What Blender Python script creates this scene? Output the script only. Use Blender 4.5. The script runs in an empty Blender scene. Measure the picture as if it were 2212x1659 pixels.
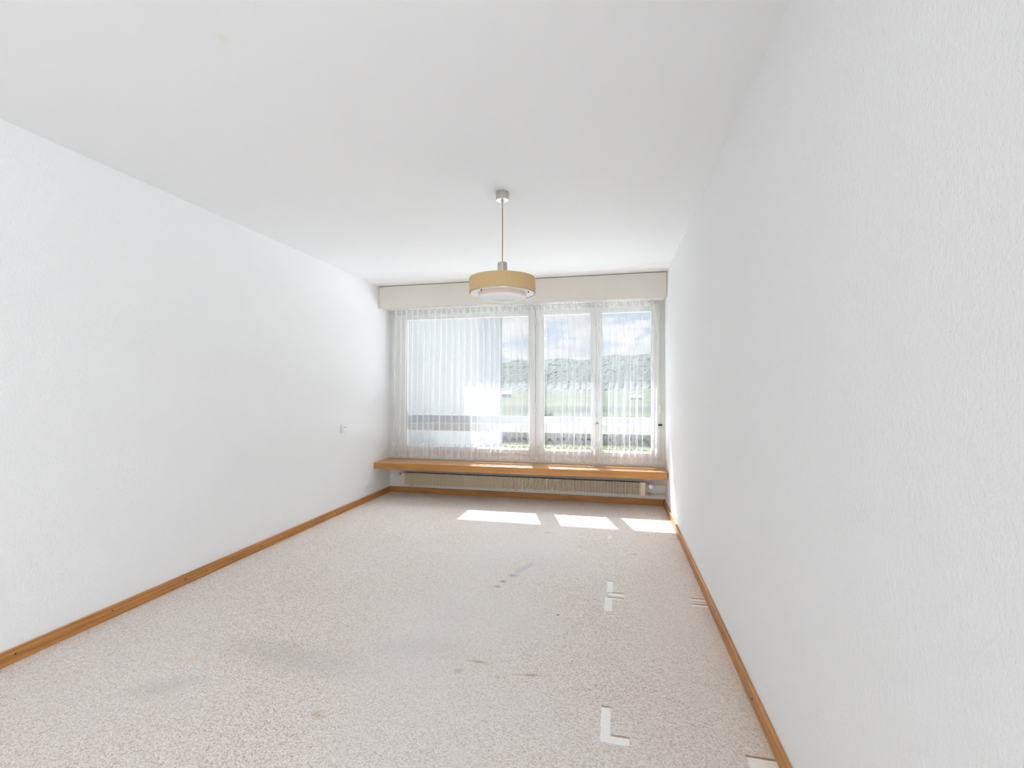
import bpy, bmesh, math, random
from mathutils import Vector, Matrix
random.seed(7)
PI = math.pi
sc = bpy.context.scene
C = sc.collection

# ------------------------------------------------------------------ camera
YAW, PITCH, ROLL, CAMH, FPX = 0.218163, 0.013046, 0.0, 1.2383, 984.75
cam = bpy.data.cameras.new('camera')
cam.sensor_fit = 'HORIZONTAL'; cam.sensor_width = 36.0
cam.lens = FPX / 2212.0 * 36.0
cam.clip_start = 0.02; cam.clip_end = 5000
cam_ob = bpy.data.objects.new('camera', cam); C.objects.link(cam_ob)
cam_ob.location = (0, 0, CAMH)
cam_ob.rotation_euler = (PI / 2 + PITCH, 0, YAW)
sc.camera = cam_ob

# ------------------------------------------------------------------ view
sc.view_settings.view_transform = 'Standard'
sc.view_settings.look = 'None'
sc.view_settings.gamma = 1.0
sc.view_settings.use_curve_mapping = False
sc.view_settings.exposure = 0.39
cy = sc.cycles
cy.max_bounces = 9; cy.diffuse_bounces = 7; cy.glossy_bounces = 3
cy.transmission_bounces = 4; cy.transparent_max_bounces = 24
cy.sample_clamp_indirect = 6.0
cy.use_adaptive_sampling = True; cy.adaptive_threshold = 0.07; cy.adaptive_min_samples = 16
cy.caustics_reflective = False; cy.caustics_refractive = False

# ------------------------------------------------------------------ node helpers
class NT:
    def __init__(s, tree):
        s.t = tree; s.n = tree.nodes; s.l = tree.links
    def new(s, kind, **kw):
        n = s.n.new(kind)
        for k, v in kw.items(): setattr(n, k, v)
        return n
    def put(s, sock, v):
        if v is None: return
        if isinstance(v, bpy.types.NodeSocket): s.l.new(v, sock)
        else: sock.default_value = v
    def math(s, op, a, b=None, c=None, clamp=False):
        n = s.new('ShaderNodeMath', operation=op, use_clamp=clamp)
        s.put(n.inputs[0], a); s.put(n.inputs[1], b)
        if c is not None: s.put(n.inputs[2], c)
        return n.outputs[0]
    def mix(s, f, a, b):
        n = s.new('ShaderNodeMix', data_type='RGBA', clamp_factor=True)
        s.put(n.inputs[0], f)
        s.put(n.inputs[6], a if isinstance(a, bpy.types.NodeSocket) else (*a, 1))
        s.put(n.inputs[7], b if isinstance(b, bpy.types.NodeSocket) else (*b, 1))
        return n.outputs[2]
    def coords(s, kind='Object'):
        return s.new('ShaderNodeTexCoord').outputs[kind]
    def mapping(s, vec, scale=(1, 1, 1), rot=(0, 0, 0), loc=(0, 0, 0)):
        n = s.new('ShaderNodeMapping'); s.put(n.inputs[0], vec)
        n.inputs['Scale'].default_value = scale; n.inputs['Rotation'].default_value = rot
        n.inputs['Location'].default_value = loc
        return n.outputs[0]
    def noise(s, vec, scale, detail=3, rough=.5):
        n = s.new('ShaderNodeTexNoise'); s.put(n.inputs['Vector'], vec)
        n.inputs['Scale'].default_value = scale; n.inputs['Detail'].default_value = detail
        n.inputs['Roughness'].default_value = rough
        return n.outputs['Fac']
    def ramp(s, f, stops):
        n = s.new('ShaderNodeValToRGB'); s.put(n.inputs[0], f)
        e = n.color_ramp.elements
        while len(e) < len(stops): e.new(.5)
        for el, (p, c) in zip(e, stops):
            el.position = p; el.color = (*c, 1) if len(c) == 3 else c
        return n.outputs[0]
    def smooth(s, v, a, b):
        n = s.new('ShaderNodeMapRange', interpolation_type='SMOOTHSTEP')
        s.put(n.inputs[0], v); n.inputs[1].default_value = a; n.inputs[2].default_value = b
        return n.outputs[0]
    def bump(s, h, strength, dist):
        n = s.new('ShaderNodeBump'); s.put(n.inputs['Height'], h)
        n.inputs['Strength'].default_value = strength; n.inputs['Distance'].default_value = dist
        return n.outputs[0]

def srgb(r, g, b):
    f = lambda c: ((c / 255 + .055) / 1.055) ** 2.4 if c > 10 else c / 255 / 12.92
    return (f(r), f(g), f(b))

def mat(name):
    m = bpy.data.materials.new(name); m.use_nodes = True
    t = NT(m.node_tree)
    bsdf = t.n['Principled BSDF']
    return m, t, bsdf

def simple(name, col, rough=.5, metal=0.0, spec=None, bump=None, var=0.0):
    m, t, b = mat(name)
    co = t.coords()
    if var:
        n = t.noise(co, 9, 4)
        b_c = t.mix(n, tuple(c * (1 - var) for c in col), tuple(min(1, c * (1 + var)) for c in col))
        t.put(b.inputs['Base Color'], b_c)
    else:
        b.inputs['Base Color'].default_value = (*col, 1)
    b.inputs['Roughness'].default_value = rough
    b.inputs['Metallic'].default_value = metal
    if spec is not None: b.inputs['Specular IOR Level'].default_value = spec
    if bump:
        sc_, st, di = bump
        t.put(b.inputs['Normal'], t.bump(t.noise(co, sc_, 3), st, di))
    return m

# ------------------------------------------------------------------ world: partly clouded sky
w = bpy.data.worlds.new('sky'); sc.world = w; w.use_nodes = True
wt = NT(w.node_tree)
bg = wt.n['Background']
g = wt.coords('Generated')
sep = wt.new('ShaderNodeSeparateXYZ'); wt.put(sep.inputs[0], g)
zc = wt.math('MAXIMUM', sep.outputs[2], 0.03)
v = wt.new('ShaderNodeCombineXYZ')
wt.put(v.inputs[0], wt.math('MULTIPLY', sep.outputs[0], 1.0))
wt.put(v.inputs[1], wt.math('MULTIPLY', sep.outputs[1], 1.0))
wt.put(v.inputs[2], wt.math('MULTIPLY', sep.outputs[2], 2.2))
c1 = wt.noise(v.outputs[0], 13.0, 6, .6)
cl = wt.smooth(c1, .41, .51)
shade = wt.noise(wt.mapping(v.outputs[0], loc=(3, 1, 2)), 9.0, 3, .6)
cloud = wt.mix(wt.smooth(shade, .35, .65), (.84, .86, .90), (1.10, 1.10, 1.10))
blue = wt.mix(wt.smooth(sep.outputs[2], 0.0, .35), (.74, .84, .98), (.60, .74, .95))
skyc = wt.mix(cl, blue, cloud)
haze = wt.mix(wt.smooth(sep.outputs[2], 0.0, .10), (1.02, 1.03, 1.04), skyc)
# the sky grows brighter towards the veiled sun, high up in front of the window
sd = wt.new('ShaderNodeVectorMath', operation='DOT_PRODUCT'); wt.put(sd.inputs[0], g)
sd.inputs[1].default_value = Vector((-0.16, .53, .83)).normalized()
wt.put(bg.inputs[0], haze)
wt.put(bg.inputs[1], wt.math('ADD', .70, wt.math('MULTIPLY', wt.smooth(sd.outputs['Value'], .70, .98), 9.0)))

# ------------------------------------------------------------------ sun and added fill lamp
SUNC = 0.63
def sun(name, d, energy, angle, col=(1, 1, 1)):
    l = bpy.data.lights.new(name, 'SUN'); l.energy = energy; l.angle = angle; l.color = col
    o = bpy.data.objects.new(name, l); C.objects.link(o)
    o.rotation_euler = Vector(d).to_track_quat('-Z', 'Y').to_euler()
    o.location = (0, 8, 8)
    return o
sun('sun', (0.3 * SUNC, -SUNC, -1.0), 17.0, math.radians(.45), (.95, .985, 1.02))
# the room goes on behind the camera: fill lamp added outside an invented opening
def area(name, loc, rot, sx, sy, power, col):
    l = bpy.data.lights.new(name, 'AREA'); l.shape = 'RECTANGLE'; l.size = sx; l.size_y = sy
    l.energy = power; l.color = col
    o = bpy.data.objects.new(name, l); C.objects.link(o); o.location = loc; o.rotation_euler = rot
    return o
area('added_fill_lamp', (.86, -1.2, 1.3), (0, PI / 2, 0), 2.0, 2.3, 48, (.90, .95, 1.0))

# ------------------------------------------------------------------ mesh helpers
def bx(bm, x0, x1, y0, y1, z0, z1, bev=0.0, seg=2):
    vs = [bm.verts.new(p) for p in ((x0, y0, z0), (x1, y0, z0), (x1, y1, z0), (x0, y1, z0),
                                    (x0, y0, z1), (x1, y0, z1), (x1, y1, z1), (x0, y1, z1))]
    fs = [bm.faces.new([vs[i] for i in q]) for q in ((3, 2, 1, 0), (4, 5, 6, 7), (0, 1, 5, 4), (1, 2, 6, 5), (2, 3, 7, 6), (3, 0, 4, 7))]
    if bev:
        es = list({e for f in fs for e in f.edges})
        bmesh.ops.bevel(bm, geom=es, offset=bev, segments=seg, affect='EDGES', profile=.5)
    return vs
def hexa(bm, pts, bev=0.0):
    vs = [bm.verts.new(p) for p in pts]
    fs = [bm.faces.new([vs[i] for i in q]) for q in ((3, 2, 1, 0), (4, 5, 6, 7), (0, 1, 5, 4), (1, 2, 6, 5), (2, 3, 7, 6), (3, 0, 4, 7))]
    if bev:
        bmesh.ops.bevel(bm, geom=list({e for f in fs for e in f.edges}), offset=bev, segments=2, affect='EDGES', profile=.5)
def skew(bm, x0, x1, yl, yr, dep, z0, z1, bev=0.0, back=None):
    """board whose front edge runs from (x0,yl) to (x1,yr)"""
    bl = yl + dep if back is None else back; br = yr + dep if back is None else back
    hexa(bm, ((x0, yl, z0), (x1, yr, z0), (x1, br, z0), (x0, bl, z0), (x0, yl, z1), (x1, yr, z1), (x1, br, z1), (x0, bl, z1)), bev)
def lathe(bm, prof, seg=64, center=(0, 0, 0), cap=True):
    rings = []
    for r, z in prof:
        if r < 1e-6:
            rings.append([bm.verts.new((center[0], center[1], center[2] + z))])
        else:
            rings.append([bm.verts.new((center[0] + r * math.cos(2 * PI * i / seg), center[1] + r * math.sin(2 * PI * i / seg), center[2] + z)) for i in range(seg)])
    for a, b in zip(rings, rings[1:]):
        for i in range(seg):
            j = (i + 1) % seg
            if len(a) == 1 and len(b) == 1: continue
            if len(a) == 1: bm.faces.new((a[0], b[j], b[i]))
            elif len(b) == 1: bm.faces.new((a[i], a[j], b[0]))
            else: bm.faces.new((a[i], a[j], b[j], b[i]))
    bmesh.ops.recalc_face_normals(bm, faces=bm.faces)
def tube(bm, pts, r, seg=12):
    pts = [Vector(p) for p in pts]; rings = []
    for i, p in enumerate(pts):
        d = (pts[min(i + 1, len(pts) - 1)] - pts[max(i - 1, 0)]).normalized()
        u = d.cross(Vector((0, 0, 1)) if abs(d.z) < .9 else Vector((1, 0, 0))).normalized(); v_ = d.cross(u)
        rr = r[i] if isinstance(r, (list, tuple)) else r
        rings.append([bm.verts.new(p + u * rr * math.cos(2 * PI * k / seg) + v_ * rr * math.sin(2 * PI * k / seg)) for k in range(seg)])
    for a, b in zip(rings, rings[1:]):
        for k in range(seg): bm.faces.new((a[k], a[(k + 1) % seg], b[(k + 1) % seg], b[k]))
    bm.faces.new(rings[0][::-1]); bm.faces.new(rings[-1])
    bmesh.ops.recalc_face_normals(bm, faces=bm.faces)
def obj(name, bm, m, parent=None, smooth=False, loc=(0, 0, 0)):
    me = bpy.data.meshes.new(name); bm.to_mesh(me); bm.free()
    if m: me.materials.append(m)
    if smooth:
        for f in me.polygons: f.use_smooth = True
        try: me.set_sharp_from_angle(angle=math.radians(40))
        except Exception: pass
    o = bpy.data.objects.new(name, me); C.objects.link(o); o.location = loc
    if parent:
        o.parent = parent
    return o
def part(name, m, parent, fn, smooth=False, origin=None):
    """fn draws in world coordinates; the part is stored relative to its thing"""
    bm = bmesh.new(); fn(bm)
    # offset of all ancestors
    off = Vector((0, 0, 0)); q = parent
    while q: off += Vector(q.location); q = q.parent
    bmesh.ops.translate(bm, verts=bm.verts, vec=-off)
    return obj(name, bm, m, parent, smooth)
def thing(name, label, cat, loc=(0, 0, 0), group=None):
    o = bpy.data.objects.new(name, None); C.objects.link(o); o.location = loc
    o['label'] = label; o['category'] = cat
    if group: o['group'] = group
    o.empty_display_size = .1
    return o
def tag(o, label, cat, group=None, kind=None):
    o['label'] = label; o['category'] = cat
    if group: o['group'] = group
    if kind: o['kind'] = kind
    return o
def struct(name, label, cat, m=None, fn=None):
    if fn:
        bm = bmesh.new(); fn(bm); o = obj(name, bm, m)
    else:
        o = bpy.data.objects.new(name, None); C.objects.link(o)
    o['kind'] = 'structure'; o['label'] = label; o['category'] = cat
    return o

# ------------------------------------------------------------------ dimensions (metres)
XL, XR, YB, H = -2.6705, 0.5410, 5.139, 2.45
YR = -2.45                                    # rear wall, behind the camera
YO = 5.550                                    # outer face of the facade
GZ = -5.0                                     # ground outside

# ------------------------------------------------------------------ room materials
def wall_mat():
    m, t, b = mat('painted_plaster')
    co = t.coords()
    h = t.math('MULTIPLY', t.noise(t.mapping(co, scale=(1, 1, .8)), 85, 2, .65), 1.5)
    t.put(b.inputs['Normal'], t.bump(h, .75, .0026))
    b.inputs['Base Color'].default_value = (.872, .879, .883, 1)
    b.inputs['Roughness'].default_value = .85; b.inputs['Specular IOR Level'].default_value = .25
    return m
def ceil_mat(name, col, spots=False):
    m, t, b = mat(name)
    co = t.coords()
    base = t.mix(0.5, tuple(c * .985 for c in col), col)
    if spots:
        for cx, cy_, r, cc in ((-1.31, 1.299, .03, (.80, .79, .60)),):
            vm = t.new('ShaderNodeVectorMath', operation='DISTANCE')
            t.put(vm.inputs[0], t.mapping(co, scale=(1, 1, 0))); vm.inputs[1].default_value = (cx, cy_, 0)
            k = t.math('SUBTRACT', 1.0, t.smooth(vm.outputs['Value'], r * .1, r))
            base = t.mix(t.math('MULTIPLY', k, .45), base, cc)
    t.put(b.inputs['Base Color'], base)
    b.inputs['Roughness'].default_value = .9; b.inputs['Specular IOR Level'].default_value = .2
    return m
def carpet_mat():
    m, t, b = mat('berber_loop_carpet')
    co = t.coords()
    s = t.new('ShaderNodeSeparateXYZ'); t.put(s.inputs[0], co); X, Y = s.outputs[0], s.outputs[1]
    warp = t.new('ShaderNodeTexNoise'); t.put(warp.inputs['Vector'], co); warp.inputs['Scale'].default_value = 30
    vo = t.new('ShaderNodeTexVoronoi', feature='F1'); t.put(vo.inputs['Vector'], t.mapping(co, scale=(1.0, 1.25, 1)))
    vo.inputs['Scale'].default_value = 185
    loop = t.math('SUBTRACT', 1.0, t.math('MULTIPLY', vo.outputs['Distance'], 1.0))
    sepc = t.new('ShaderNodeSeparateColor'); t.put(sepc.inputs[0], vo.outputs['Color'])
    rnd = sepc.outputs[0]; rnd2 = sepc.outputs[1]
    # yarn colours: cream, beige, pinkish, now and then a dark fleck
    col = t.ramp(rnd, [(0.0, srgb(196, 180, 166)), (.3, srgb(224, 213, 202)), (.65, srgb(236, 227, 219)), (1.0, srgb(246, 241, 236))])
    med = t.noise(co, 95, 2, .6)
    col = t.mix(t.math('MULTIPLY', t.smooth(med, .54, .72), .24), col, srgb(190, 162, 132))
    fleck = t.math('GREATER_THAN', rnd2, .965)
    col = t.mix(t.math('MULTIPLY', fleck, .42), col, srgb(120, 92, 70))
    # worn, flatter and greyer tracks where people walked
    n = t.noise(co, 1.1, 2, .55)
    cxw = t.math('ADD', t.math('MULTIPLY', Y, -.04), -.62)
    track = t.math('SUBTRACT', 1.0, t.smooth(t.math('ABSOLUTE', t.math('SUBTRACT', X, cxw)), .18, .62))
    wear = t.math('MULTIPLY', t.smooth(n, .36, .62), .5)
    wear = t.math('ADD', wear, t.math('MULTIPLY', track, .55), clamp=True)
    col = t.mix(t.math('MULTIPLY', wear, .62), col, srgb(226, 221, 218))
    # warm tint of the little-walked margin by the right wall
    marg = t.smooth(X, -.05, .5)
    col = t.mix(t.math('MULTIPLY', marg, .35), col, srgb(226, 206, 188))
    # soft grey soiling on the left and brown spots
    nb = t.math('SUBTRACT', t.noise(co, 22, 2), .5)
    nm = t.math('MULTIPLY', t.math('SUBTRACT', t.noise(co, 90, 2), .5), .012)
    def blob(cx, cy_, rx, ry, rot, c, k, col, nz=.5):
        mp = t.mapping(t.mapping(co, loc=(-cx, -cy_, 0)), rot=(0, 0, -rot))
        mp = t.mapping(mp, scale=(1 / rx, 1 / ry, 0))
        ln = t.new('ShaderNodeVectorMath', operation='LENGTH'); t.put(ln.inputs[0], mp)
        d = t.math('ADD', ln.outputs['Value'], t.math('MULTIPLY', nb, nz * 2.2))
        f = t.math('MULTIPLY', t.math('SUBTRACT', 1.0, t.smooth(d, .1, 1.0)), k)
        return t.mix(f, col, c)
    gy = srgb(196, 190, 186)
    col = blob(-1.45, 1.86, .62, .16, -.05, gy, .38, col, .25)
    col = blob(-1.83, 1.56, .22, .09, .5, gy, .34, col, .25)
    col = blob(-.95, 2.05, .5, .14, .1, gy, .2, col, .25)
    col = blob(-.61, 3.12, .20, .045, 1.2, srgb(190, 190, 206), .55, col, .3)
    col = blob(-.655, 2.99, .05, .035, .3, srgb(158, 158, 172), .6, col)
    col = blob(-.70, 2.88, .03, .028, 0, srgb(172, 128, 94), .7, col)
    col = blob(-.715, 2.80, .035, .022, 0, srgb(184, 146, 114), .6, col)
    col = blob(-.30, 2.52, .013, .016, 0, srgb(110, 84, 70), .9, col, .2)
    col = blob(-.61, 2.01, .055, .015, 0, srgb(172, 142, 118), .6, col)
    col = blob(-.67, 1.93, .04, .022, .4, srgb(178, 152, 130), .5, col)
    col = blob(-.36, 1.965, .09, .012, .15, srgb(168, 146, 104), .6, col)
    col = blob(-.55, 3.95, .06, .02, 0, srgb(176, 160, 150), .5, col)
    col = blob(-1.90, 1.75, .04, .04, 0, srgb(230, 204, 172), .55, col)
    col = blob(-1.1, 1.55, .05, .03, 0, srgb(190, 168, 140), .4, col)
    # pressed marks of furniture feet
    marks = None
    def box(cx, cy_, hw, hh):
        a = t.math('SUBTRACT', t.math('ABSOLUTE', t.math('SUBTRACT', X, cx)), hw)
        c = t.math('SUBTRACT', t.math('ABSOLUTE', t.math('SUBTRACT', Y, cy_)), hh)
        d = t.math('ADD', t.math('MAXIMUM', a, c), nm)
        return t.math('SUBTRACT', 1.0, t.smooth(d, -.0015, .003))
    light = [(-.031, 1.742, .0165, .088, 1), (.008, 1.668, .045, .016, 1), (-.022, 2.952, .017, .080, .9), (.015, 2.842, .044, .014, .9),
             (-.030, 2.712, .021, .085, .9), (.006, 2.79, .042, .010, .7), (-.030, 3.95, .017, .052, .5),
             (.486, 1.655, .050, .035, .8), (.485, 2.800, .045, .011, .75), (.485, 2.877, .045, .011, .7)]
    dark = [(-.030, 1.836, .0165, .0045, .8), (.022, 1.690, .032, .004, .8), (-.020, 3.040, .020, .005, .8), (.024, 2.866, .032, .0045, .9),
            (.010, 2.802, .046, .0045, 1), (.154, 3.573, .020, .005, .8), (.49, 4.010, .045, .004, .6), (.485, 2.893, .043, .005, .95), (.484, 2.817, .043, .005, .95),
            (.483, 1.694, .048, .0045, 1), (.0, 3.998, .045, .004, .35)]
    flat = None
    for cx, cy_, hw, hh, k in light:
        f = t.math('MULTIPLY', box(cx, cy_, hw, hh), k)
        flat = f if flat is None else t.math('MAXIMUM', flat, f)
    col = t.mix(t.math('MULTIPLY', flat, .95), col, srgb(250, 247, 243))
    dk = None
    for cx, cy_, hw, hh, k in dark:
        f = t.math('MULTIPLY', box(cx, cy_, hw, hh), k)
        dk = f if dk is None else t.math('MAXIMUM', dk, f)
    col = t.mix(t.math('MULTIPLY', dk, .75), col, srgb(146, 108, 64))
    t.put(b.inputs['Base Color'], col)
    soft = t.math('SUBTRACT', 1.0, t.math('MAXIMUM', t.math('MULTIPLY', wear, .45), t.math('MULTIPLY', flat, .9)))
    bn = t.new('ShaderNodeBump'); bn.inputs['Distance'].default_value = .004
    t.put(bn.inputs['Strength'], t.math('MULTIPLY', soft, .6))
    t.put(bn.inputs['Height'], t.math('ADD', loop, t.math('MULTIPLY', med, 1.6)))
    t.put(b.inputs['Normal'], bn.outputs[0])
    b.inputs['Roughness'].default_value = 1.0; b.inputs['Specular IOR Level'].default_value = .05
    return m
def wood_mat(name, c0, c1, c2, rough=.42, axis='x', sc_=1.0, coat=0.0):
    m, t, b = mat(name)
    co = t.coords()
    st = (1.2, 14, 14) if axis == 'x' else (14, 1.2, 14)
    d = t.mapping(co, scale=tuple(q * sc_ for q in st))
    n1 = t.noise(d, 2.2, 5, .6)
    wv = t.new('ShaderNodeTexWave', wave_type='BANDS', bands_direction='Z' if axis == 'x' else 'Z')
    t.put(wv.inputs['Vector'], t.mapping(d, scale=(.25, .7, 1))); wv.inputs['Scale'].default_value = .9
    wv.inputs['Distortion'].default_value = 9; wv.inputs['Detail'].default_value = 3; wv.inputs['Detail Scale'].default_value = 1.2
    f = t.math('ADD', t.math('MULTIPLY', n1, .82), t.math('MULTIPLY', wv.outputs['Fac'], .18))
    col = t.ramp(f, [(.25, c0), (.5, c1), (.75, c2)])
    pores = t.noise(t.mapping(co, scale=(6, 160, 160) if axis == 'x' else (160, 6, 160)), 3, 2)
    col = t.mix(t.math('MULTIPLY', t.smooth(pores, .58, .7), .25), col, tuple(q * .5 for q in c0))
    t.put(b.inputs['Base Color'], col)
    b.inputs['Roughness'].default_value = rough
    t.put(b.inputs['Normal'], t.bump(pores, .1, .0005))
    b.inputs['Coat Weight'].default_value = coat; b.inputs['Coat Roughness'].default_value = .22
    return m

M_wall = wall_mat()
M_ceil = ceil_mat('ceiling_paint', (.86, .868, .875), True)
M_strip = ceil_mat('ceiling_strip_white', (.94, .94, .94))
M_carpet = carpet_mat()
M_base = wood_mat('oak_skirting', srgb(150, 98, 48), srgb(186, 128, 68), srgb(202, 146, 84), .45, 'y')
M_baseb = wood_mat('oak_skirting_back', srgb(150, 98, 48), srgb(186, 128, 68), srgb(202, 146, 84), .45, 'x')
M_shelf = wood_mat('oak_board', srgb(160, 102, 42), srgb(184, 126, 56), srgb(196, 140, 72), .36, 'x', 1.0, .7)
M_frame = simple('window_paint', (.74, .735, .70), .4, var=.02)
M_beige = simple('pelmet_cloth', srgb(231, 225, 215), .8, bump=(600, .2, .0006), var=.03)
M_white = simple('white_plastic', (.85, .85, .84), .35)
M_dark = simple('dark_metal', (.05, .05, .055), .4, .6)
M_rad = simple('radiator_enamel', srgb(228, 214, 188), .38, var=.02)
M_radin = simple('radiator_core', srgb(66, 56, 42), .7)
M_pipe = simple('pipe_paint', srgb(205, 196, 172), .45, var=.03)
M_steel = simple('brushed_nickel', (.60, .58, .54), .34, .9, bump=(300, .05, .0005))
M_slot = simple('shadow_gap_black', (.02, .018, .015), .8)

# ------------------------------------------------------------------ room shell
def add_floor(bm): bx(bm, XL, XR, YR, YB, -.05, 0)
struct('floor', 'speckled cream loop carpet covering the whole floor, with worn tracks and pressed furniture marks', 'carpet', M_carpet, add_floor)
struct('ceiling', 'plain white painted ceiling of the room', 'ceiling', M_ceil, lambda bm: bx(bm, XL - .2, XR + .2, YR - .2, YO, H, H + .1))
struct('wall_left', 'long white textured wall with the light switch', 'wall', M_wall, lambda bm: bx(bm, XL - .2, XL, YR - .2, YO, -.05, H))
def wright(bm):
    bx(bm, XR, XR + .2, -.05, YO, -.05, H); bx(bm, XR, XR + .2, YR - .2, -2.35, -.05, H)
    bx(bm, XR, XR + .2, -2.35, -.05, -.05, .3); bx(bm, XR, XR + .2, -2.35, -.05, 2.3, H)  # opening behind the camera, added to let the fill lamp in
struct('wall_right', 'long white textured wall close to the camera', 'wall', M_wall, wright)
def wback(bm):
    bx(bm, XL, XR, YB, YO - .08, -.05, .475)
    bx(bm, XL, XR, YB, YB + .056, 2.235, H); bx(bm, XL, XR, YB + .056, YO, 2.190, H)
struct('wall_back', 'white window wall below and above the window', 'wall', M_wall, wback)
struct('wall_rear', 'white wall behind the camera', 'wall', M_wall, lambda bm: bx(bm, XL, XR, YR - .2, YR, -.05, H))
# strip of ceiling in a whiter tone in front of the pelmet
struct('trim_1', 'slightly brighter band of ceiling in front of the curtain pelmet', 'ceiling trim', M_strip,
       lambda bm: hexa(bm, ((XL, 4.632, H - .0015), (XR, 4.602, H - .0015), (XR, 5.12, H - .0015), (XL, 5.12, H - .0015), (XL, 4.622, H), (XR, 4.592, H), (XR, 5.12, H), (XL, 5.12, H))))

# skirting boards with nail heads
BH, BT = .066, .015
def skirting(name, label, x0, x1, y0, y1, m, nails, ax):
    def fn(bm):
        bx(bm, x0, x1, y0, y1, 0, BH, .003)
    o = struct(name, label, 'skirting board', m, fn)
    bm = bmesh.new()
    bmesh.ops.create_uvsphere(bm, u_segments=10, v_segments=6, radius=.0038)
    me = bpy.data.meshes.new('nail'); bm.to_mesh(me); bm.free(); me.materials.append(M_dark)
    for p in nails:
        n = bpy.data.objects.new('nail', me); C.objects.link(n); n.location = p; n.parent = o
    return o
skirting('baseboard_left', 'oak skirting board along the left wall', XL, XL + BT, YR, YB, M_base,
         [(XL + BT, y, z) for y, z in ((1.961, .041), (2.395, .036), (2.547, .032), (3.027, .032), (3.534, .03), (4.015, .03), (4.527, .03), (1.55, .04))], 0)
skirting('baseboard_right', 'oak skirting board along the right wall', XR - BT, XR, YR, YB, M_base,
         [(XR - BT, y, .035) for y in (1.95, 2.45, 3.1, 3.75, 4.10, 4.66)], 0)
skirting('baseboard_back', 'oak skirting board under the radiator', XL + BT, XR - BT, YB - BT, YB, M_baseb,
         [(x, YB - BT, .035) for x in (-2.15, -1.55, -1.02, -.52, -.02, .34)], 1)

# ------------------------------------------------------------------ window 1
G = [(-2.452, -.930), (-.775, -.231), (-.126, .415)]     # glass openings
GZ0, GZ1 = .556, 2.100
m, t, b = mat('window_glass')
out = t.n['Material Output']
t.n.remove(b)
tr = t.new('ShaderNodeBsdfTransparent'); tr.inputs[0].default_value = (.965, .975, .975, 1)
gl = t.new('ShaderNodeBsdfGlossy'); gl.inputs['Roughness'].default_value = .02
lw = t.new('ShaderNodeLayerWeight'); lw.inputs[0].default_value = .5
fr = t.math('ADD', .03, t.math('MULTIPLY', t.math('POWER', lw.outputs['Facing'], 5.0), .9))
mx = t.new('ShaderNodeMixShader'); t.put(mx.inputs[0], fr); t.l.new(tr.outputs[0], mx.inputs[1]); t.l.new(gl.outputs[0], mx.inputs[2])
t.l.new(mx.outputs[0], out.inputs[0])
M_glass = m

win = struct('window_1', 'wide white three-part window behind the sheer curtain', 'window')
win.location = (-1.07, YB, .475)
FY0, FY1 = 5.128, 5.19
def frame_fn(bm):
    e = .0015
    bx(bm, XL, XL + .085, FY0, FY1, .475, 2.235, e)              # left jamb
    bx(bm, .486, XR, FY0, FY1, .475, 2.235, e)                   # right jamb
    bx(bm, XL + .085, .486, FY0, FY1, 2.165, 2.235, e)           # head
    bx(bm, XL + .085, .486, FY0, FY1, .475, .500, e)             # bottom rail
    bx(bm, -.895, -.825, FY0, FY1, .500, 2.165, e)               # post
part('window_frame', M_frame, win, frame_fn)
part('window_apron', M_frame, win, lambda bm: bx(bm, XL + .002, XR - .002, 5.122, 5.139, .412, .4745, .002))
def sash(x0, x1, gx0, gx1, hx, handle=None):
    y0, y1 = 5.112, 5.165
    def fn(bm):
        e = .003
        bx(bm, x0, gx0, y0, y1, .503, 2.162, e); bx(bm, gx1, x1, y0, y1, .503, 2.162, e)
        bx(bm, gx0, gx1, y0 + .001, y1, .503, GZ0, e); bx(bm, gx0, gx1, y0 + .001, y1, GZ1, 2.162, e)
        # glazing bead, a step back from the sash face
        q = .012
        bx(bm, gx0, gx0 + q, y0 + .016, y1 - .004, GZ0, GZ1); bx(bm, gx1 - q, gx1, y0 + .016, y1 - .004, GZ0, GZ1)
        bx(bm, gx0 + q, gx1 - q, y0 + .016, y1 - .004, GZ0, GZ0 + q); bx(bm, gx0 + q, gx1 - q, y0 + .016, y1 - .004, GZ1 - q, GZ1)
    s = part('sash', M_frame, win, fn)
    part('window_pane', M_glass, s, lambda bm: bx(bm, gx0 + .004, gx1 - .004, 5.143, 5.147, GZ0 + .004, GZ1 - .004))
    for z in (2.02, 1.03):
        part('hinge', M_frame, s, lambda bm: (tube(bm, [(hx, y0 - .006, z - .044), (hx, y0 - .006, z + .044)], .0075, 12),
                                              tube(bm, [(hx, y0 - .006, z - .003), (hx, y0 - .006, z + .003)], .009, 12)), True)
    if handle is not None:
        def hf(bm):
            bx(bm, handle - .011, handle + .011, y0 - .006, y0, 1.335, 1.40, .002)
            tube(bm, [(handle, y0, 1.372), (handle, y0 - .030, 1.372)], .0075, 10)
            bx(bm, handle - .008, handle + .008, y0 - .038, y0 - .026, 1.215, 1.385, .004)
        part('handle', M_steel, s, hf)
        part('espagnolette_guide', M_dark, s, lambda bm: bx(bm, handle - .012, handle + .012, y0 - .005, y0, .862, .880, .001))
    return s
sash(XL + .080, -.862, *G[0], -.858)
sash(-.858, -.180, *G[1], -.854)
sash(-.178, .487, *G[2], .491, handle=-.178 + .003)

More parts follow.
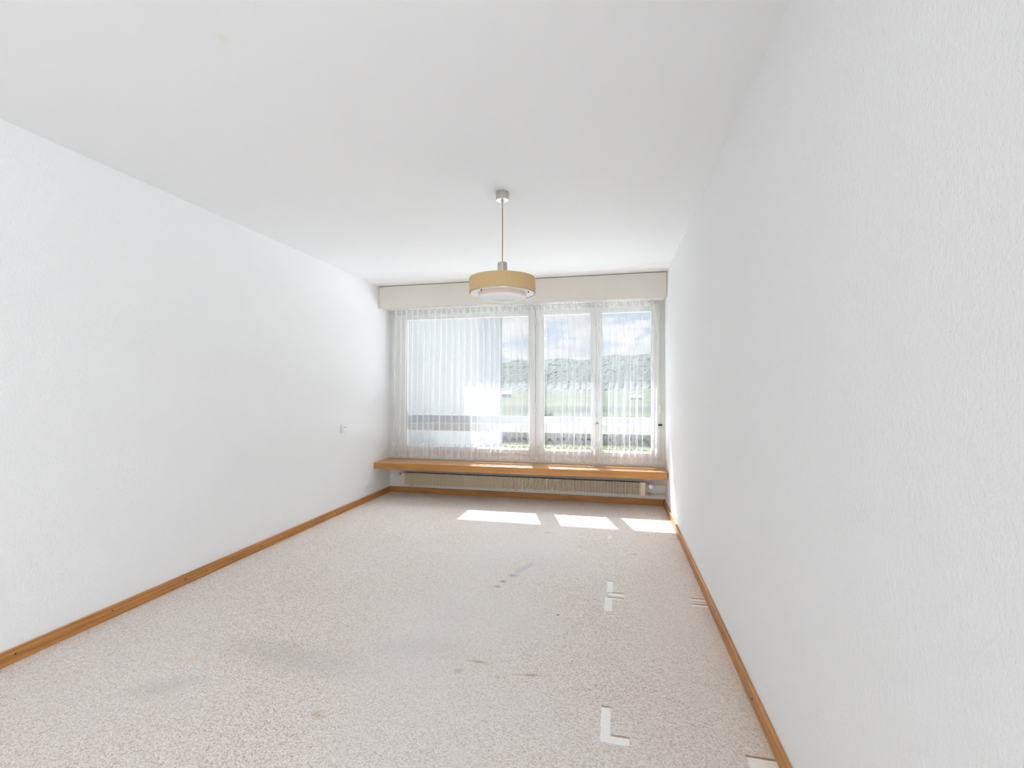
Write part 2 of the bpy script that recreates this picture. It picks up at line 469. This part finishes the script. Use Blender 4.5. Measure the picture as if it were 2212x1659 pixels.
# window reveal outside: sheet metal sill and render
M_render = simple('outside_render', (.80, .80, .78), .85, bump=(60, .3, .003), var=.03)
M_sillm = simple('outside_sill_metal', (.80, .80, .79), .45)
struct('trim_2', 'white metal sill outside the window', 'window sill', M_sillm,
       lambda bm: hexa(bm, ((XL - .2, 5.165, .470), (XR + .2, 5.165, .470), (XR + .2, 5.56, .440), (XL - .2, 5.56, .440),
                            (XL - .2, 5.165, .498), (XR + .2, 5.165, .498), (XR + .2, 5.56, .455), (XL - .2, 5.56, .455))))
# safety board outside the low window
M_board = simple('guard_board_paint', srgb(216, 212, 206), .55, var=.03)
gb = thing('guard_board', 'white horizontal safety board fixed across the outside of the window', 'guard rail', (-1.07, 5.2, .747))
part('lower_panel', M_board, gb, lambda bm: bx(bm, XL + .012, XR - .012, 5.196, 5.222, .747, .846, .002))
part('upper_panel', simple('guard_board_blue_grey', srgb(200, 203, 210), .5), gb, lambda bm: bx(bm, XL + .012, XR - .012, 5.204, 5.230, .849, .932, .002))
for x in (XL + .006, XR - .006):
    part('bracket', M_steel, gb, lambda bm: bx(bm, x - .006, x + .006, 5.19, 5.24, .76, .92, .001))
# thin bar across the sashes
rod = thing('window_bar', 'thin pale bar running across the sashes with a dark end bolt', 'bar', (-1.07, 5.10, .85))
part('bar', M_frame, rod, lambda bm: hexa(bm, ((-2.44, 5.098, .833), (.47, 5.098, .858), (.47, 5.108, .858), (-2.44, 5.108, .833),
                                              (-2.44, 5.098, .841), (.47, 5.098, .866), (.47, 5.108, .866), (-2.44, 5.108, .841))))
part('end_bolt', M_dark, rod, lambda bm: (tube(bm, [(.470, 5.112, .863), (.494, 5.112, .863)], .009, 12), tube(bm, [(.494, 5.115, .863), (.512, 5.115, .863)], [.006, .010], 12)), True)

# ------------------------------------------------------------------ pelmet
pel = thing('curtain_pelmet', 'long beige cloth-covered pelmet above the window', 'pelmet', (-1.07, 4.9, 2.18))
PYL, PYR = 4.849, 4.857
part('fascia', M_beige, pel, lambda bm: skew(bm, XL + .003, XR - .003, PYL, PYR, .018, 2.187, 2.4415, .002))
part('lower_edge', M_frame, pel, lambda bm: skew(bm, XL + .06, XR - .012, PYL + .004, PYR + .004, .014, 2.1812, 2.1868, .001))
part('soffit_board', M_frame, pel, lambda bm: skew(bm, XL + .003, XR - .003, PYL + .0185, PYR + .0185, .1, 2.2005, 2.216, .001, back=5.126))
part('back_rail', M_frame, pel, lambda bm: bx(bm, XL + .003, XR - .003, 5.100, 5.126, 2.2165, 2.40))
part('top_gap_shade', simple('gap_shade_brown', (.22, .19, .17), .8), pel, lambda bm: skew(bm, XL + .003, XR - .003, PYL + .020, PYR + .020, .01, 2.2165, 2.4475))  # brown strip painted as the shade in the gap under the ceiling
part('curtain_track', M_white, pel, lambda bm: bx(bm, XL + .03, XR - .03, 4.981, 5.003, 2.190, 2.2002, .002))

# ------------------------------------------------------------------ sheer curtain
def curtain_material():
    m, t, b = mat('sheer_voile')
    out = t.n['Material Output']; t.n.remove(b)
    uv = t.new('ShaderNodeUVMap').outputs[0]
    s = t.new('ShaderNodeSeparateXYZ'); t.put(s.inputs[0], uv)
    zz = s.outputs[1]                                       # height in metres
    geo = t.new('ShaderNodeNewGeometry')
    dt = t.new('ShaderNodeVectorMath', operation='DOT_PRODUCT')
    t.put(dt.inputs[0], geo.outputs['Normal']); t.put(dt.inputs[1], geo.outputs['Incoming'])
    cosv = t.math('MAXIMUM', t.math('ABSOLUTE', dt.outputs['Value']), .05)
    # open weave: how much passes straight through one layer
    hem = t.math('LESS_THAN', zz, .618)
    head = t.smooth(zz, 2.118, 2.124)
    hemline = t.math('LESS_THAN', t.math('ABSOLUTE', t.math('SUBTRACT', zz, .618)), .003)
    headline = t.math('LESS_THAN', t.math('ABSOLUTE', t.math('SUBTRACT', zz, 2.165)), .003)
    T0 = t.math('SUBTRACT', .85, t.math('MULTIPLY', hem, .13))
    T0 = t.math('SUBTRACT', T0, t.math('MULTIPLY', head, .12))
    T0 = t.math('SUBTRACT', T0, t.math('MULTIPLY', t.math('MAXIMUM', hemline, headline), .14))
    T = t.math('POWER', T0, t.math('DIVIDE', 1.0, cosv))
    tr = t.new('ShaderNodeBsdfTransparent')
    df = t.new('ShaderNodeBsdfDiffuse'); df.inputs[0].default_value = (.72, .72, .74, 1)
    tl = t.new('ShaderNodeBsdfTranslucent'); tl.inputs[0].default_value = (.93, .93, .95, 1)
    a = t.new('ShaderNodeMixShader'); a.inputs[0].default_value = .5
    t.l.new(df.outputs[0], a.inputs[1]); t.l.new(tl.outputs[0], a.inputs[2])
    mx = t.new('ShaderNodeMixShader'); t.put(mx.inputs[0], T)
    t.l.new(a.outputs[0], mx.inputs[1]); t.l.new(tr.outputs[0], mx.inputs[2])
    t.l.new(mx.outputs[0], out.inputs[0])
    return m
M_voile = curtain_material()
NP = 42; CY = 4.992; ZT, ZB = 2.189, .453
rr = random.Random(11)
amp = [rr.uniform(.55, 1.25) for _ in range(NP + 2)]
skw = [rr.uniform(-1, 1) for _ in range(NP + 2)]
off = [rr.uniform(-.018, .018) for _ in range(NP + 2)]
def curtain(bm):
    uvl = bm.loops.layers.uv.new('UVMap')
    per = 18; nx = NP * per; nz = 60
    grid = []
    for j in range(nz + 1):
        v = j / nz
        left = -2.562 - .006 * v
        right = .418 + .060 * math.sin(min(1, v / .27) * PI / 2) - .022 * max(0, (v - .27) / .73)
        grow = min(1, v / .35) ** .8
        row = []
        for i in range(nx + 1):
            u = i / nx; z = ZT - (ZT - ZB - .012 * u) * v; k = u * NP; k0 = int(min(k, NP - 1)); f = k - k0
            fs = f * f * (3 - 2 * f)
            A = amp[k0] * (1 - fs) + amp[k0 + 1] * fs
            S = skw[k0] * (1 - fs) + skw[k0 + 1] * fs
            O = off[k0] * (1 - fs) + off[k0 + 1] * fs
            th = 2 * PI * k + .35 * math.sin(u * 31 + v * 1.2) * grow
            a_top = .0055; a_bot = .027
            a = a_top + (a_bot * A - a_top) * grow
            yy = CY + a * (math.sin(th) + .22 * math.sin(2 * th + 1)) - .004 * grow
            xx = left + (right - left) * u + grow * (O + .014 * S * math.sin(th + .9) + .004 * math.sin(v * 4 + u * 9))
            if z < .5:                                       # hem flares a little
                yy += .004 * math.sin(th * .5)
            # crowded folds at the left end
            if u < .05: xx -= (0.05 - u) * .25 * grow
            xx = max(XL + .05, min(.481, xx))
            yy = max(4.93, min(5.07, yy))
            hz = z + (.008 * math.sin(th + 1) if j == nz else 0)
            row.append((bm.verts.new((xx, yy, hz)), (u * 3.1, z)))
        grid.append(row)
    for j in range(nz):
        for i in range(nx):
            q = (grid[j][i], grid[j + 1][i], grid[j + 1][i + 1], grid[j][i + 1])
            fc = bm.faces.new([p[0] for p in q])
            for lp, p in zip(fc.loops, q): lp[uvl].uv = p[1]
cu = thing('sheer_curtain', 'white sheer pleated curtain hanging in front of the window', 'curtain', (-1.07, CY, ZB))
part('curtain_cloth', M_voile, cu, curtain, True)
M_tape = simple('heading_tape', (.78, .77, .72), .8)
gm = bmesh.new(); bx(gm, -.0035, .0035, -.004, .004, -.016, .0, .001)
gme = bpy.data.meshes.new('curtain_glider'); gm.to_mesh(gme); gm.free(); gme.materials.append(M_tape)
for k in range(NP + 1):
    o = bpy.data.objects.new('curtain_glider', gme); C.objects.link(o); o.parent = cu
    o.location = (-2.555 + (2.555 + .412) * k / NP + 1.07, 0, 2.1894 - ZB)

# ------------------------------------------------------------------ shelf
SYL, SYR = 4.748, 4.808
ST, SB = .412, .338
shf = thing('window_shelf', 'thick oak shelf spanning the room below the window', 'shelf', (-1.07, 4.8, SB))
part('front_board', M_shelf, shf, lambda bm: skew(bm, XL + .001, XR - .010, SYL, SYR, .1, SB, ST, .004, back=4.862))
part('slat', M_shelf, shf, lambda bm: bx(bm, XL + .001, XR - .010, 4.866, 4.974, ST - .024, ST, .002))
part('slat', M_shelf, shf, lambda bm: bx(bm, XL + .001, -.285, 4.978, 5.062, ST - .024, ST, .002))
part('slat', M_shelf, shf, lambda bm: bx(bm, -.283, XR - .010, 5.008, 5.062, ST - .024, ST, .002))
part('slat', M_shelf, shf, lambda bm: bx(bm, XL + .001, XR - .010, 5.066, 5.120, ST - .024, ST, .002))
for x in (-2.35, -1.5, -.65, .2):
    part('bracket', M_slot, shf, lambda bm: bx(bm, x - .012, x + .012, 4.87, 5.138, ST - .044, ST - .0245, .001))

# ------------------------------------------------------------------ radiator
rad = thing('radiator', 'long low cream ribbed radiator under the oak shelf', 'radiator', (-1.07, 5.08, .11))
RX0, RX1, RZ0, RZ1, RY = -2.47, .331, .112, .255, 5.036
part('end_cap', M_rad, rad, lambda bm: bx(bm, RX0, RX0 + .042, RY, 5.115, RZ0, RZ1, .004))
part('end_cap', M_rad, rad, lambda bm: bx(bm, RX1 - .052, RX1, RY, 5.115, RZ0, RZ1, .004))
part('core', M_radin, rad, lambda bm: bx(bm, RX0 + .043, RX1 - .053, RY + .028, 5.110, RZ0 + .006, RZ1 - .006))
def fins(bm):
    n = 171; x0, x1 = RX0 + .050, RX1 - .060
    for i in range(n):
        x = x0 + (x1 - x0) * i / (n - 1)
        bx(bm, x - .0042, x + .0042, RY + .002, RY + .026, RZ0 + .003, RZ1 - .003)
part('fins', M_rad, rad, fins)
for x in (-2.35, -1.075, .05):
    def brk(bm, x=x):
        bx(bm, x - .010, x + .010, RY + .004, 5.139, RZ0 - .016, RZ0 - .0005, .002)
        bx(bm, x - .016, x + .004, RY - .006, RY + .004, RZ0 - .012, RZ0 + .008, .002)
    part('bracket', M_pipe, rad, brk)
part('bleed_valve', M_dark, rad, lambda bm: tube(bm, [(RX0, 5.06, .236), (RX0 - .03, 5.06, .236)], [.004, .006], 10), True)
def pipes(z):
    def fn(bm): tube(bm, [(RX1 + .001, 5.085, z), (XR - .001, 5.085, z)], .0085, 14)
    return fn
part('supply_pipe', M_pipe, rad, pipes(.232), True)
part('return_pipe', M_pipe, rad, pipes(.128), True)
part('union_nut', M_steel, rad, lambda bm: tube(bm, [(.362, 5.085, .128), (.392, 5.085, .128)], .014, 6))
part('union_nut', M_steel, rad, lambda bm: tube(bm, [(.352, 5.085, .232), (.412, 5.085, .232)], .013, 6))
def knob(bm):
    pts = [(0, 5.072), (.0, 5.058), (.0, 5.02), (.0, 5.012)]
    tube(bm, [(.386, 5.075, .222), (.386, 5.062, .221), (.386, 5.018, .217), (.386, 5.012, .2165)], [.018, .0265, .0255, .021], 28)
part('valve_knob', M_white, rad, knob, True)

# ------------------------------------------------------------------ switch and socket on the left wall
sw = thing('light_switch', 'small white wall switch on the left wall', 'switch', (XL, 4.145, .85))
part('plate', M_white, sw, lambda bm: bx(bm, XL, XL + .014, 4.103, 4.189, .809, .891, .003))
part('rocker', M_white, sw, lambda bm: bx(bm, XL + .0145, XL + .019, 4.118, 4.176, .822, .878, .002))
part('indicator', M_dark, sw, lambda bm: hexa(bm, ((XL + .0192, 4.126, .853), (XL + .0192, 4.164, .860), (XL + .0200, 4.164, .860), (XL + .0200, 4.126, .853),
                                                   (XL + .0192, 4.126, .857), (XL + .0192, 4.164, .864), (XL + .0200, 4.164, .864), (XL + .0200, 4.126, .857))))
so = thing('wall_socket', 'white power socket low on the left wall near the shelf', 'socket', (XL, 4.605, .15))
part('plate', M_white, so, lambda bm: bx(bm, XL, XL + .006, 4.563, 4.647, .105, .197, .002))
part('insert', M_white, so, lambda bm: bx(bm, XL + .0062, XL + .009, 4.580, 4.630, .126, .176, .0015))
for dy, dz in ((-.012, 0), (.012, 0), (0, .010)):
    part('pin_hole', M_dark, so, lambda bm: tube(bm, [(XL + .0088, 4.605 + dy, .150 + dz), (XL + .0096, 4.605 + dy, .150 + dz)], .0028, 10))

# ------------------------------------------------------------------ pendant lamp
PX, PY = -.660, 2.705
lamp = thing('pendant_lamp', 'pendant lamp with a beige drum shade and glass diffuser hanging from the ceiling', 'lamp', (PX, PY, 1.79))
c0 = (PX, PY, 0)
part('ceiling_canopy', M_steel, lamp, lambda bm: lathe(bm, [(0, H - .0005), (.0395, H - .0005), (.0395, H - .047), (.038, H - .0485), (.0, H - .0485)], 48, c0), True)
part('cord_grip', M_steel, lamp, lambda bm: lathe(bm, [(0, H - .049), (.007, H - .049), (.007, H - .060), (.0045, H - .062), (.0045, H - .098), (0, H - .098)], 20, c0), True)
M_cord = simple('cord_cloth', srgb(150, 120, 96), .7)
part('cord', M_cord, lamp, lambda bm: tube(bm, [(PX, PY, H - .098), (PX + .001, PY, 2.2), (PX, PY, 2.017)], .0028, 10), True)
part('lamp_holder_cap', M_steel, lamp, lambda bm: lathe(bm, [(0, 2.018), (.027, 2.018), (.0305, 2.014), (.0305, 1.920), (0, 1.920)], 48, c0), True)
for k in range(16):
    a = 2 * PI * k / 16
    part('vent_hole', M_slot, lamp, lambda bm: tube(bm, [(PX + .0296 * math.cos(a), PY + .0296 * math.sin(a), 1.957), (PX + .0310 * math.cos(a), PY + .0310 * math.sin(a), 1.957)], .0036, 10))
def shade_mat():
    m, t, b = mat('woven_shade_cloth')
    co = t.coords()
    s = t.new('ShaderNodeSeparateXYZ'); t.put(s.inputs[0], co)
    ang = t.math('ARCTAN2', s.outputs[1], s.outputs[0])
    cv = t.new('ShaderNodeCombineXYZ'); t.put(cv.inputs[0], t.math('MULTIPLY', ang, 1.5)); t.put(cv.inputs[1], t.math('MULTIPLY', s.outputs[2], 160))
    n = t.noise(cv.outputs[0], 8, 4, .6)
    t.put(b.inputs['Base Color'], t.ramp(n, [(.3, srgb(200, 166, 114)), (.5, srgb(216, 184, 134)), (.7, srgb(228, 202, 158))]))
    t.put(b.inputs['Normal'], t.bump(n, .25, .001))
    b.inputs['Roughness'].default_value = .8
    return m
M_shade = shade_mat()
R = .2025
part('lamp_shade', M_shade, lamp, lambda bm: lathe(bm, [(R - .003, 1.829), (R, 1.829), (R, 1.9175), (R - .003, 1.919), (R - .003, 1.829)], 96, c0), True)
M_lampwhite = simple('lamp_white_enamel', (.97, .97, .98), .3)
part('top_plate', M_lampwhite, lamp, lambda bm: lathe(bm, [(0, 1.9195), (R - .004, 1.9175), (R - .004, 1.914), (0, 1.916)], 96, c0), True)
part('metal_rim', M_steel, lamp, lambda bm: lathe(bm, [(R - .0035, 1.8325), (R - .0035, 1.850), (R - .006, 1.850), (R - .0075, 1.826), (R - .006, 1.824), (R - .0035, 1.8325)], 96, c0), True)
part('reflector', M_lampwhite, lamp, lambda bm: lathe(bm, [(R - .0085, 1.8275), (R - .0085, 1.8315), (.0, 1.8315), (0, 1.8275), (R - .0085, 1.8275)], 96, c0), True)
for a in (math.radians(238), math.radians(-12)):
    px, py = PX + .172 * math.cos(a), PY + .172 * math.sin(a)
    part('rim_clip', M_dark, lamp, lambda bm: bx(bm, px - .0022, px + .0022, py - .004, py + .004, 1.818, 1.8272, .0005))
def dish_mat():
    m, t, b = mat('pressed_glass')
    co = t.coords()
    s = t.new('ShaderNodeSeparateXYZ'); t.put(s.inputs[0], co)
    ang = t.math('ARCTAN2', s.outputs[1], s.outputs[0])
    rad_ = t.new('ShaderNodeVectorMath', operation='LENGTH'); t.put(rad_.inputs[0], t.mapping(co, scale=(1, 1, 0)))
    cv = t.new('ShaderNodeCombineXYZ'); t.put(cv.inputs[0], t.math('MULTIPLY', ang, 5)); t.put(cv.inputs[1], t.math('MULTIPLY', rad_.outputs['Value'], 30))
    vo = t.new('ShaderNodeTexVoronoi'); t.put(vo.inputs['Vector'], cv.outputs[0]); vo.inputs['Scale'].default_value = 3.2
    n = t.noise(co, 160, 3)
    h = t.math('ADD', vo.outputs['Distance'], t.math('MULTIPLY', n, .7))
    t.put(b.inputs['Base Color'], t.ramp(h, [(.2, (.66, .66, .74)), (.45, (.93, .93, .97)), (.9, (1.0, 1.0, 1.0))]))
    t.put(b.inputs['Normal'], t.bump(h, .9, .004))
    b.inputs['Roughness'].default_value = .12; b.inputs['Specular IOR Level'].default_value = .9
    return m
M_dish = dish_mat()
M_dishrim = simple('copper_tinted_band', srgb(234, 214, 202), .35, bump=(500, .5, .001))
part('diffuser_rim', M_dishrim, lamp, lambda bm: lathe(bm, [(.148, 1.8272), (.148, 1.806), (.145, 1.806), (.145, 1.8272)], 96, c0), True)
part('glass_diffuser', M_dish, lamp, lambda bm: lathe(bm, [(.1448, 1.824), (.1475, 1.8058), (.146, 1.801), (.142, 1.798), (.12, 1.7925), (.08, 1.789), (.04, 1.7875), (0, 1.787), ], 96, c0), True)

# ------------------------------------------------------------------ outside: neighbouring wing
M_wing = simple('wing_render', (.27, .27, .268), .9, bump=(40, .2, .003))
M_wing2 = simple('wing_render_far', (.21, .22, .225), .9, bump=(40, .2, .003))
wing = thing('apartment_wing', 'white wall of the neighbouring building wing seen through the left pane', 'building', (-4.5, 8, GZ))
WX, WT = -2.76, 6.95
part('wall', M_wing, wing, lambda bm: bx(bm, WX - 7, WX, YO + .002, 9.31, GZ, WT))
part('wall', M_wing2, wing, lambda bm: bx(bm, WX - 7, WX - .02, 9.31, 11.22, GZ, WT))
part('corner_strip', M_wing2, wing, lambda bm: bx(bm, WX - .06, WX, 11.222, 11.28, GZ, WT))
# ------------------------------------------------------------------ outside: unseen ledge added to bounce sunlight up inside
own = thing('bounce_ledge', 'unseen pale ledge added below the window outside to bounce sunlight in', 'ledge', (-.9, 6.2, .1))
part('slab', M_render, own, lambda bm: bx(bm, WX + .01, 4.0, YO + .06, 6.95, .10, .27, .01))

M_bounce = simple('bounce_roof_pale', (.80, .80, .79), .95, bump=(8, .5, .02), var=.05)
rf_ = thing('bounce_roof', 'unseen flat pale roof added below the window to bounce sunlight into the room', 'roof', (2, 13, GZ))
part('bounce_deck', M_bounce, rf_, lambda bm: bx(bm, WX + .02, 14, 7.0, 19.2, -1.75, -1.5))  # unseen pale deck added to throw sunlight up onto the ceiling
part('wall', M_render, rf_, lambda bm: bx(bm, WX + .1, 13.9, 7.1, 19.1, GZ, -1.752))
# ------------------------------------------------------------------ outside: ground, fields, hill, trees
def grass_mat(name, a, c, s):
    m, t, b = mat(name)
    co = t.coords()
    n = t.noise(co, s, 5, .6)
    t.put(b.inputs['Base Color'], t.mix(t.smooth(n, .35, .65), a, c))
    b.inputs['Roughness'].default_value = 1; b.inputs['Specular IOR Level'].default_value = .05
    return m
def ground_mat():
    m, t, b = mat('valley_ground')
    co = t.coords()
    s = t.new('ShaderNodeSeparateXYZ'); t.put(s.inputs[0], co)
    n = t.noise(t.mapping(co, scale=(.35, 1, 1)), .02, 5, .6)
    col = t.mix(t.smooth(n, .42, .58), srgb(44, 52, 38), srgb(66, 68, 44))
    n2 = t.noise(t.mapping(co, scale=(.5, 1, 1)), .05, 4, .7)
    col = t.mix(t.math('MULTIPLY', t.smooth(n2, .47, .60), .85), col, srgb(28, 38, 30))
    # lawn in front, then a road
    n3 = t.noise(co, .6, 4)
    lawn = t.mix(n3, srgb(48, 58, 22), srgb(62, 70, 30))
    near = t.math('LESS_THAN', s.outputs[1], 58)
    col = t.mix(near, col, lawn)
    road = t.math('LESS_THAN', s.outputs[1], 46.5)
    col = t.mix(road, col, srgb(60, 60, 62))
    t.put(b.inputs['Base Color'], col)
    b.inputs['Roughness'].default_value = 1; b.inputs['Specular IOR Level'].default_value = .05
    return m
def gfn(bm):
    nx, ny = 40, 30
    g_ = []
    for j in range(ny + 1):
        y = 5.6 + (j / ny) ** 2.2 * 1200
        row = []
        for i in range(nx + 1):
            x = -700 + 1400 * i / nx
            z = GZ + (0 if y < 160 else .010 * (y - 160) + .8 * math.sin(x * .011 + y * .01))
            row.append(bm.verts.new((x, y, z)))
        g_.append(row)
    for j in range(ny):
        for i in range(nx): bm.faces.new((g_[j][i], g_[j][i + 1], g_[j + 1][i + 1], g_[j + 1][i]))
bm = bmesh.new(); gfn(bm)
tag(obj('ground', bm, ground_mat(), smooth=True), 'green valley with lawn, road and fields beyond the window', 'ground')['kind'] = 'structure'
# wooded hill on the horizon
def hill(bm):
    r = random.Random(3)
    nx = 300
    D = 900
    rows = []
    for j in range(41):
        row = []
        for i in range(nx + 1):
            x = -520 + 900 * i / nx
            ridge = 60 + 5 * math.sin(x * .012 + 1.2) + 3.0 * math.sin(x * .031) + 2.0 * math.sin(x * .07 + 2)
            f = j / 40
            zz = (-2 + (ridge + 2) * math.sin(f * PI / 2)) + (r.uniform(-1.0, 2.6) if j >= 38 else r.uniform(-1.6, 1.6) * f)
            row.append(bm.verts.new((x, D - 240 + 240 * f + r.uniform(-2, 2), zz)))
        rows.append(row)
    back = [bm.verts.new((v_.co.x, D + 160, -4)) for v_ in rows[-1]]
    rows.append(back)
    for a, c in zip(rows, rows[1:]):
        for i in range(nx): bm.faces.new((a[i], a[i + 1], c[i + 1], c[i]))
bm = bmesh.new(); hill(bm)
m, t, b = mat('hill_forest'); co = t.coords()
n = t.noise(co, .09, 6, .7)
t.put(b.inputs['Base Color'], t.ramp(n, [(.35, srgb(26, 32, 28)), (.5, srgb(40, 48, 42)), (.68, srgb(56, 64, 52))]))
b.inputs['Roughness'].default_value = 1
tag(obj('wooded_hill', bm, m), 'hazy wooded hill along the horizon', 'hill')['kind'] = 'structure'

def leafy(bm, cx, cy_, cz, rx, rz, r, n=1):
    ret = bmesh.ops.create_icosphere(bm, subdivisions=3, radius=1)
    ph = [r.uniform(0, 6) for _ in range(6)]
    for v_ in ret['verts']:
        p = v_.co
        k = 1 + .14 * math.sin(5 * p.x + ph[0]) * math.sin(4 * p.y + ph[1]) + .12 * math.sin(9 * p.z + ph[2]) * math.sin(8 * p.x + ph[3]) + r.uniform(-.06, .06)
        v_.co = Vector((cx + p.x * rx * k, cy_ + p.y * rx * k, cz + p.z * rz * k))
M_leaf = [grass_mat('foliage_a', srgb(28, 46, 20), srgb(52, 70, 34), 1.2), grass_mat('foliage_b', srgb(42, 56, 34), srgb(68, 80, 50), 1.2)]
M_bark = simple('bark', srgb(110, 96, 80), .9)
r = random.Random(5)
LOOK = ['broad', 'narrow', 'low', 'tall', 'round']
def where(x, y):
    px = 1106 + FPX * math.tan(math.atan2(x, y) + YAW)
    return px
TREES = [(-17.5, 60, 3.2), (-13.4, 58, 2.5), (-9.3, 61, 3.4), (-5.6, 59, 2.5), (-2.9, 62, 2.6), (-.4, 58, 2.4), (2.4, 61, 2.7), (5.6, 59, 2.4)]
NM = ['leftmost bushy tree beyond the lawn, next to the neighbouring wing', 'second bushy tree from the left beyond the lawn', 'taller round tree left of the window post, beyond the lawn',
      'bushy tree just left of the middle pane, beyond the lawn', 'green tree behind the left half of the middle pane', 'smaller tree behind the handle stile, beyond the lawn',
      'green tree behind the left half of the right pane', 'rightmost bushy tree beyond the lawn']
for (x, y, h_), lab in zip(TREES, NM):
    tr_ = thing('garden_tree', lab, 'tree', (x, y, GZ), 'trees beyond the lawn')
    part('trunk', M_bark, tr_, lambda bm: tube(bm, [(x, y, GZ - .05), (x, y, GZ + h_ * .5)], [.16, .10], 8))
    part('crown', M_leaf[r.randrange(2)], tr_, lambda bm: (leafy(bm, x, y, GZ + h_ * .62, h_ * .55, h_ * .40, r), leafy(bm, x + .6, y + .3, GZ + h_ * .42, h_ * .42, h_ * .30, r)))
def hedge(bm):
    rr_ = random.Random(8)
    for i in range(46):
        x = -27 + i * .85
        leafy_s(bm, x, 53.5 + rr_.uniform(-.3, .3), GZ + .7, .85, .95, rr_)
def leafy_s(bm, cx, cy_, cz, rx, rz, r_):
    ret = bmesh.ops.create_icosphere(bm, subdivisions=2, radius=1)
    for v_ in ret['verts']:
        k = 1 + r_.uniform(-.16, .16); p = v_.co
        v_.co = Vector((cx + p.x * rx * k, cy_ + p.y * rx * k, cz + p.z * rz * k))
bm = bmesh.new(); hedge(bm)
tag(obj('hedge', bm, M_leaf[0]), 'low green hedge along the far side of the lawn', 'hedge', kind='stuff')
# small houses in the valley
M_hw = simple('house_render', (.09, .09, .088), .9)
M_roof = simple('pale_roof', srgb(86, 86, 86), .8)
M_winD = simple('dark_window', srgb(90, 96, 104), .3)
def house(x, y, w_, d_, h_, label, rot=.2):
    gz = GZ + (0 if y < 160 else .010 * (y - 160)) - .8
    o = thing('valley_house', label, 'house', (x, y, gz), 'houses in the valley')
    o.rotation_euler = (0, 0, rot)
    bm = bmesh.new(); bx(bm, -w_ / 2, w_ / 2, -d_ / 2, d_ / 2, 0, h_); obj('wall', bm, M_hw, o)
    bm = bmesh.new()
    a = [bm.verts.new(p) for p in ((-w_ / 2 - .5, -d_ / 2 - .5, h_), (w_ / 2 + .5, -d_ / 2 - .5, h_), (w_ / 2 + .5, d_ / 2 + .5, h_), (-w_ / 2 - .5, d_ / 2 + .5, h_), (-w_ / 2 - .5, 0, h_ + d_ * .35), (w_ / 2 + .5, 0, h_ + d_ * .35))]
    for q in ((0, 1, 5, 4), (2, 3, 4, 5), (0, 4, 3), (1, 2, 5), (0, 3, 2, 1)): bm.faces.new([a[i] for i in q])
    obj('roof', bm, M_roof, o)
    for k in (-1, 1):
        bm = bmesh.new(); bx(bm, k * w_ * .25 - .6, k * w_ * .25 + .6, -d_ / 2 - .05, -d_ / 2 + .05, h_ * .45, h_ * .75); obj('window', bm, M_winD, o)
house(-64, 270, 7, 5, 3.5, 'small pale house in the valley beside the neighbouring wing', .2)
house(11.5, 240, 6, 4, 2.4, 'small white-roofed house in the valley behind the right pane', -.1)
